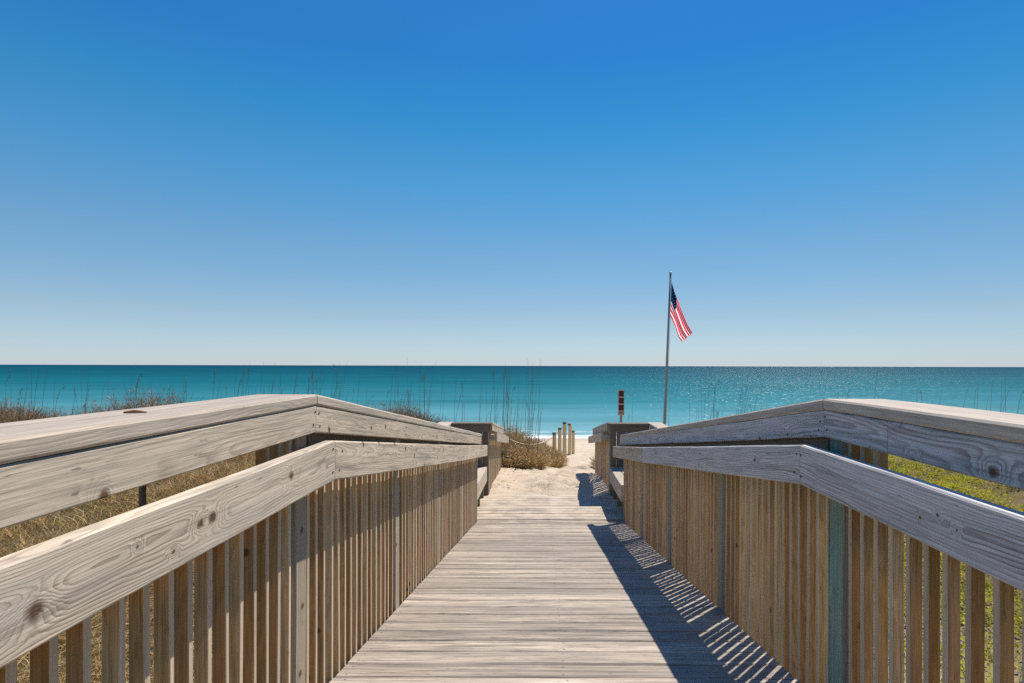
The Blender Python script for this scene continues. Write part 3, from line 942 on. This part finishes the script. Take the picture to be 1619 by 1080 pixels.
def bush_mesh(seed, rx, ry, h, n, twig=.35, droop=1.0):
    b = random.Random(seed)
    T = Tris()
    for i in range(n):
        an = b.random() * 6.283
        q = math.sqrt(b.random())
        px, py = math.cos(an) * q * rx, math.sin(an) * q * ry
        crown = h * (1 - .75 * q * q) * (.75 + .5 * mnoise.noise(Vector((px * 2.2, py * 2.2, seed))))
        z0 = crown * b.random() ** .7 * .7
        d = Vector((px * .9 + b.gauss(0, .45), py * .9 + b.gauss(0, .45), .9 + b.gauss(0, .3)))
        tn = (.35 + .3 * mnoise.noise(Vector((px * 1.8, py * 1.8, z0 * 3 + seed))) + b.gauss(0, .16)) % 1
        L = b.uniform(.12, .34) * (.6 + .5 * h)
        if b.random() < twig:
            T.blade((px, py, z0), d, L * 1.3, .007, (d.x * .8, d.y * .8, -.6), 3, tn)
        else:
            T.blade((px, py, z0), d, L, b.uniform(.006, .013), (d.x * 2.2 * droop, d.y * 2.2 * droop, -2.6 * droop), 3, tn)
        for k in range(3):
            e = Vector((b.gauss(0, 1), b.gauss(0, 1), b.gauss(.2, .8)))
            T.leaf((px + e.x * .05, py + e.y * .05, max(.0, z0 + b.uniform(-.05, .15))), e, (b.gauss(0, .6), b.gauss(0, .6), 1), b.uniform(.03, .085), b.uniform(.012, .03), (tn + b.gauss(.1, .12)) % 1)
    return T.mesh('bush_foliage')

def stems_mesh(seed, rx, ry, h, n):
    b = random.Random(seed)
    T = Tris()
    for i in range(n):
        an = b.random() * 6.283
        q = b.random()
        p0 = Vector((math.cos(an) * rx * .3 * q, math.sin(an) * ry * .3 * q, -.08))
        p2 = Vector((math.cos(an) * rx * (.4 + .5 * q), math.sin(an) * ry * (.4 + .5 * q), h * b.uniform(.5, .95)))
        p1 = p0.lerp(p2, .5) + Vector((b.gauss(0, .04), b.gauss(0, .04), .06))
        T.tube([p0, p1, p2], [.011, .007, .003], 5, b.random())
    return T.mesh('bush_stems')

def bush(name, x, y, rx, ry, h, n, seed, mat, label, group=None, me=None, sme=None, droop=1.0):
    z = ground(x, y)
    o = empty(name, (x, y, z), label, 'bush', group)
    link('foliage', me or bush_mesh(seed, rx, ry, h, n, droop=droop), mat, o, (x, y, z - .02))
    link('stem', sme or stems_mesh(seed, rx, ry, h, 16), mat, o, (x, y, z))
    return o

G1 = 'dry bushes left of the sand path'
bush('dry_bush', -.50, 12.0, .55, .6, .50, 4600, 1, M['bush'], 'big brown dry bush on the sand at the end of the lower left railing', G1)
bush('dry_bush', -.08, 13.1, .5, .75, .55, 4200, 2, M['bush'], 'brown grassy bush with trailing edge beside the sand path', G1)
bush('dry_bush', -.85, 13.6, .75, .8, 1.12, 5000, 3, M['bush'], 'tallest dry bush with an upright tuft, behind the roped railing', G1)
bush('dry_bush', -.25, 14.9, .5, .6, .72, 3000, 4, M['bush'], 'small dry bush right in front of the roped fence post', G1)
bush('dry_bush', 1.42, 12.6, .26, .5, .34, 1400, 5, M['bush'], 'low dry tuft at the foot of the lower right railing', None)
bush('dry_bush', -1.5, 12.6, .7, .8, .62, 3600, 6, M['bush'], 'dry bush just outside the lower left railing, under its cap', G1)

# dune shrubs along the left crest
G2 = 'rusty shrubs on the dune crest beyond the left railing'
def tuft_mesh(seed, rad, h, n):
    """upright wiry stems with small side twigs, thin enough to see the sea through"""
    b = random.Random(seed)
    T = Tris()
    for i in range(n):
        an = b.random() * 6.283
        q = b.random() ** .7 * rad
        p = Vector((math.cos(an) * q, math.sin(an) * q * .8, -.04))
        L = h * (1.05 - .55 * (q / rad) ** 2) * b.uniform(.35, 1.15)
        d = Vector((b.gauss(0, .16) + p.x * .25, b.gauss(0, .16), 1))
        tn = (.3 + .3 * mnoise.noise(Vector((p.x * 3, p.y * 3, seed))) + b.gauss(0, .16)) % 1
        bend = (b.gauss(0, .5), b.gauss(0, .5), -.3)
        T.blade(p, d, L, b.uniform(.006, .011), bend, 4, tn)
        for k in range(b.choice((0, 1, 2, 3))):
            pp = p + d.normalized() * L * b.uniform(.35, .9)
            e = Vector((b.gauss(0, 1), b.gauss(0, .6), b.uniform(.1, 1.2)))
            T.leaf(pp, e, (b.gauss(0, 1), b.gauss(0, 1), .3), b.uniform(.025, .075), b.uniform(.006, .014), (tn + b.gauss(0, .1)) % 1)
    return T.mesh('tuft_foliage')
var = [(tuft_mesh(40 + k, .62, .46 + .08 * k, 620), stems_mesh(40 + k, .5, .45, .40 + .06 * k, 12)) for k in range(4)]
gold = (tuft_mesh(77, .62, .62, 620), stems_mesh(77, .5, .45, .5, 12))
for (tx, ty, ts, lb) in ((-.80, 12.95, 1.55, 'tall upright golden tuft of dry grass rising over the end of the lower left railing'),
                         (-.45, 13.9, 1.35, 'upright wispy dry grass tuft behind the big brown bush'),
                         (-.10, 14.4, 1.0, 'low wispy dry grass tuft between the brown bushes and the roped post'),
                         (1.62, 13.4, .8, 'sparse straw tuft behind the lower right railing')):
    tz = ground(tx, ty)
    o = empty('grass_tuft', (tx, ty, tz), lb, 'grass tuft')
    for nm, me in (('foliage', gold[0]), ('stem', gold[1])):
        c_ = link(nm, me, M['bush'], o, (tx, ty, tz - .02))
        c_.scale = (ts * .62, ts * .62, ts)
        c_.rotation_euler.z = tx * 9
sr_ = random.Random(5)
spots = [(-25, 12.2), (8, 13.0), (38, 12.4), (72, 12.8), (104, 12.3), (140, 12.6), (170, 13), (205, 12.0), (232, 12.2), (256, 11.9), (300, 13.2), (345, 13.3), (395, 13.4)]
spots += [(545, 12.4), (575, 12.6), (593, 12.3), (610, 12.2), (625, 12.5), (640, 12.9), (668, 12.4), (698, 12.8), (728, 13.2), (752, 13.6), (682, 13.0), (712, 12.6), (655, 12.6), (815, 16.0), (840, 16.4)]
for i, (px, Y_) in enumerate(spots):
    x = (px - 859.5) * Y_ / 900
    z = ground(x, Y_)
    k = sr_.randrange(4)
    leftmost = px < 400
    o = empty('dune_shrub', (x, Y_, z), 'low straw and rust coloured wiry shrub on the dune seen over the sunlit cap rail' if leftmost else 'dark twiggy shrub on the dune seen over the sloping left rail', 'shrub',
              G2 if leftmost else 'twiggy shrubs behind the sloping left rail')
    s = (1.7 if 195 < px < 280 else (1.25 if px < 280 else 1.2)) * sr_.uniform(.75, 1.05)
    for nm, me in (('foliage', var[k][0]), ('stem', var[k][1])):
        c_ = link(nm, me, M['shrub'], o, (x, Y_, z - .02))
        c_.scale = (s, s, s * sr_.uniform(.85, 1.15))
        c_.rotation_euler.z = sr_.random() * 6

# sea oats: thin tall stalks
def oat_mesh(seed):
    b = random.Random(seed)
    T = Tris()
    lean = Vector((b.gauss(.05, .06), b.gauss(0, .05), 0))
    heads = b.random() < .6
    droop = b.uniform(.03, .10) if heads else .01
    sg_ = b.choice((1, 1, -1))
    fr_ = (0, .2, .4, .6, .75, .87, .95, 1.0)
    pts = []
    for f in fr_:
        k = max(0, (f - .7) / .3)
        pts.append(Vector((lean.x * f * f + sg_ * droop * k * k, lean.y * f * f, -.05 + 1.05 * f - (.06 * k ** 3 if heads else 0))))
    T.tube(pts, [.0034, .0031, .0028, .0025, .0022, .0018, .0014, .001], 5, b.random())
    if heads:
        for k in range(b.choice((10, 16, 24))):
            f = b.uniform(.74, 1.0)
            q = next(i_ for i_ in range(1, len(fr_)) if fr_[i_] >= f)
            p = pts[q - 1].lerp(pts[q], (f - fr_[q - 1]) / (fr_[q] - fr_[q - 1]))
            d = (sg_ * b.uniform(.1, .8) + b.gauss(0, .2), b.gauss(0, .4), b.uniform(-1.0, .2))
            T.leaf(p, d, (b.gauss(0, 1), b.gauss(0, 1), .2), b.uniform(.02, .045), .008, b.random())
    for k in range(9):
        a2 = b.random() * 6.28
        T.blade((0, 0, -.03), (math.cos(a2) * .3, math.sin(a2) * .3, 1), b.uniform(.2, .5), .006, (math.cos(a2) * 1.4, math.sin(a2) * 1.4, -1.1), 4, b.random())
    return T.mesh('sea_oat')
oats = [oat_mesh(100 + k) for k in range(12)]
orr = random.Random(17)
def oat_at(px, Ytop, Y_, label, group):
    """a stalk whose tip reaches picture height Ytop"""
    x = (px - 859.5) * Y_ / 900
    z = ground(x, Y_)
    top = EYE - (Ytop - 578.7) * Y_ / 900
    h = max(.35, top - z)
    o = link('sea_oat', oats[orr.randrange(12)], M['oat'], None, (x, Y_, z))
    o.scale = (1 + .25 * orr.random(), 1 + .25 * orr.random(), h)
    o.rotation_euler = (orr.gauss(0, .03), orr.gauss(0, .03), orr.gauss(0, .7))
    tag(o, label, 'sea oat', group)
cl1 = [orr.uniform(5, 520) for k in range(26)]
cl2 = [orr.uniform(520, 850) for k in range(20)] + [785, 800, 830]
cl3 = [orr.uniform(945, 1619) for k in range(30)]
for i in range(118):
    px = min(520, max(5, orr.choice(cl1) + orr.gauss(0, 10)))
    oat_at(px, orr.choice((orr.uniform(572, 600), orr.uniform(600, 650), orr.uniform(600, 640))), orr.uniform(10.5, 14.5),
           'thin bare sea oat stalk on the dune against the sea beyond the level left railing', 'sea oats over the level left railing')
for i in range(108):
    px = min(850, max(520, orr.choice(cl2) + orr.gauss(0, 10)))
    oat_at(px, orr.choice((orr.uniform(566, 600), orr.uniform(600, 650), orr.uniform(610, 655))), orr.uniform(11.5, 15),
           'thin bare sea oat stalk against the sea between the sloping left rail and the path', 'sea oats behind the sloping left railing')
for i in range(68):
    px = min(1619, max(945, orr.choice(cl3) + orr.gauss(0, 10)))
    oat_at(px, orr.choice((orr.uniform(590, 615), orr.uniform(605, 650), orr.uniform(620, 660))), orr.uniform(12.5, 16),
           'thin faint sea oat stalk against the sea beyond the right railing', 'sea oats beyond the right railing')

# ------------------------------------------------------------------ small litter
T = Tris()
yl = 1.35
p = Vector((-.905, 1.26, CAP_T + deckz(1.3) + .004))
T.tube([p + Vector((-.022, -.004, -.002)), p + Vector((0, 0, .0)), p + Vector((.024, .003, -.002))], [.002, .0035, .0015], 6, .9)
tag(T.build('twig', M['bush']), 'small dark twig lying on the sunlit left cap rail', 'twig')
T = Tris()
q = at(700, 777, 8.95)
q.z = ground(q.x, q.y) + .012
for k in range(6):
    T.leaf(q + Vector((R.gauss(0, .03), R.gauss(0, .015), R.random() * .01)), (R.gauss(0, 1), R.gauss(0, .4), .1), (R.gauss(0, .3), -.5, 1), .07, .03, R.random())
tag(T.build('dead_leaf', M['bush']), 'dark curled dead leaf where the sand meets the planks', 'leaf')

T = Tris()
lr = random.Random(31)
for k in range(150):
    y = 9.1 + 5 * lr.random() ** 1.3
    x = (-.75 + 1.5 * lr.random() ** 1.8) if lr.random() < .75 else lr.uniform(-.7, 1.2)
    z = ground(x, y) + .012
    a_ = lr.random() * 6.28
    if lr.random() < .5:
        T.blade((x, y, z), (math.cos(a_), math.sin(a_), .12), lr.uniform(.05, .22), .008, (0, 0, -.8), 3, lr.random())
    else:
        T.leaf((x, y, z), (math.cos(a_), math.sin(a_), .15), (0, 0, 1), lr.uniform(.03, .07), lr.uniform(.015, .03), lr.random())
tag(T.build('plant_litter', M['bush']), 'scattered bits of dry leaves and straw on the sand path', 'litter', kind='stuff')
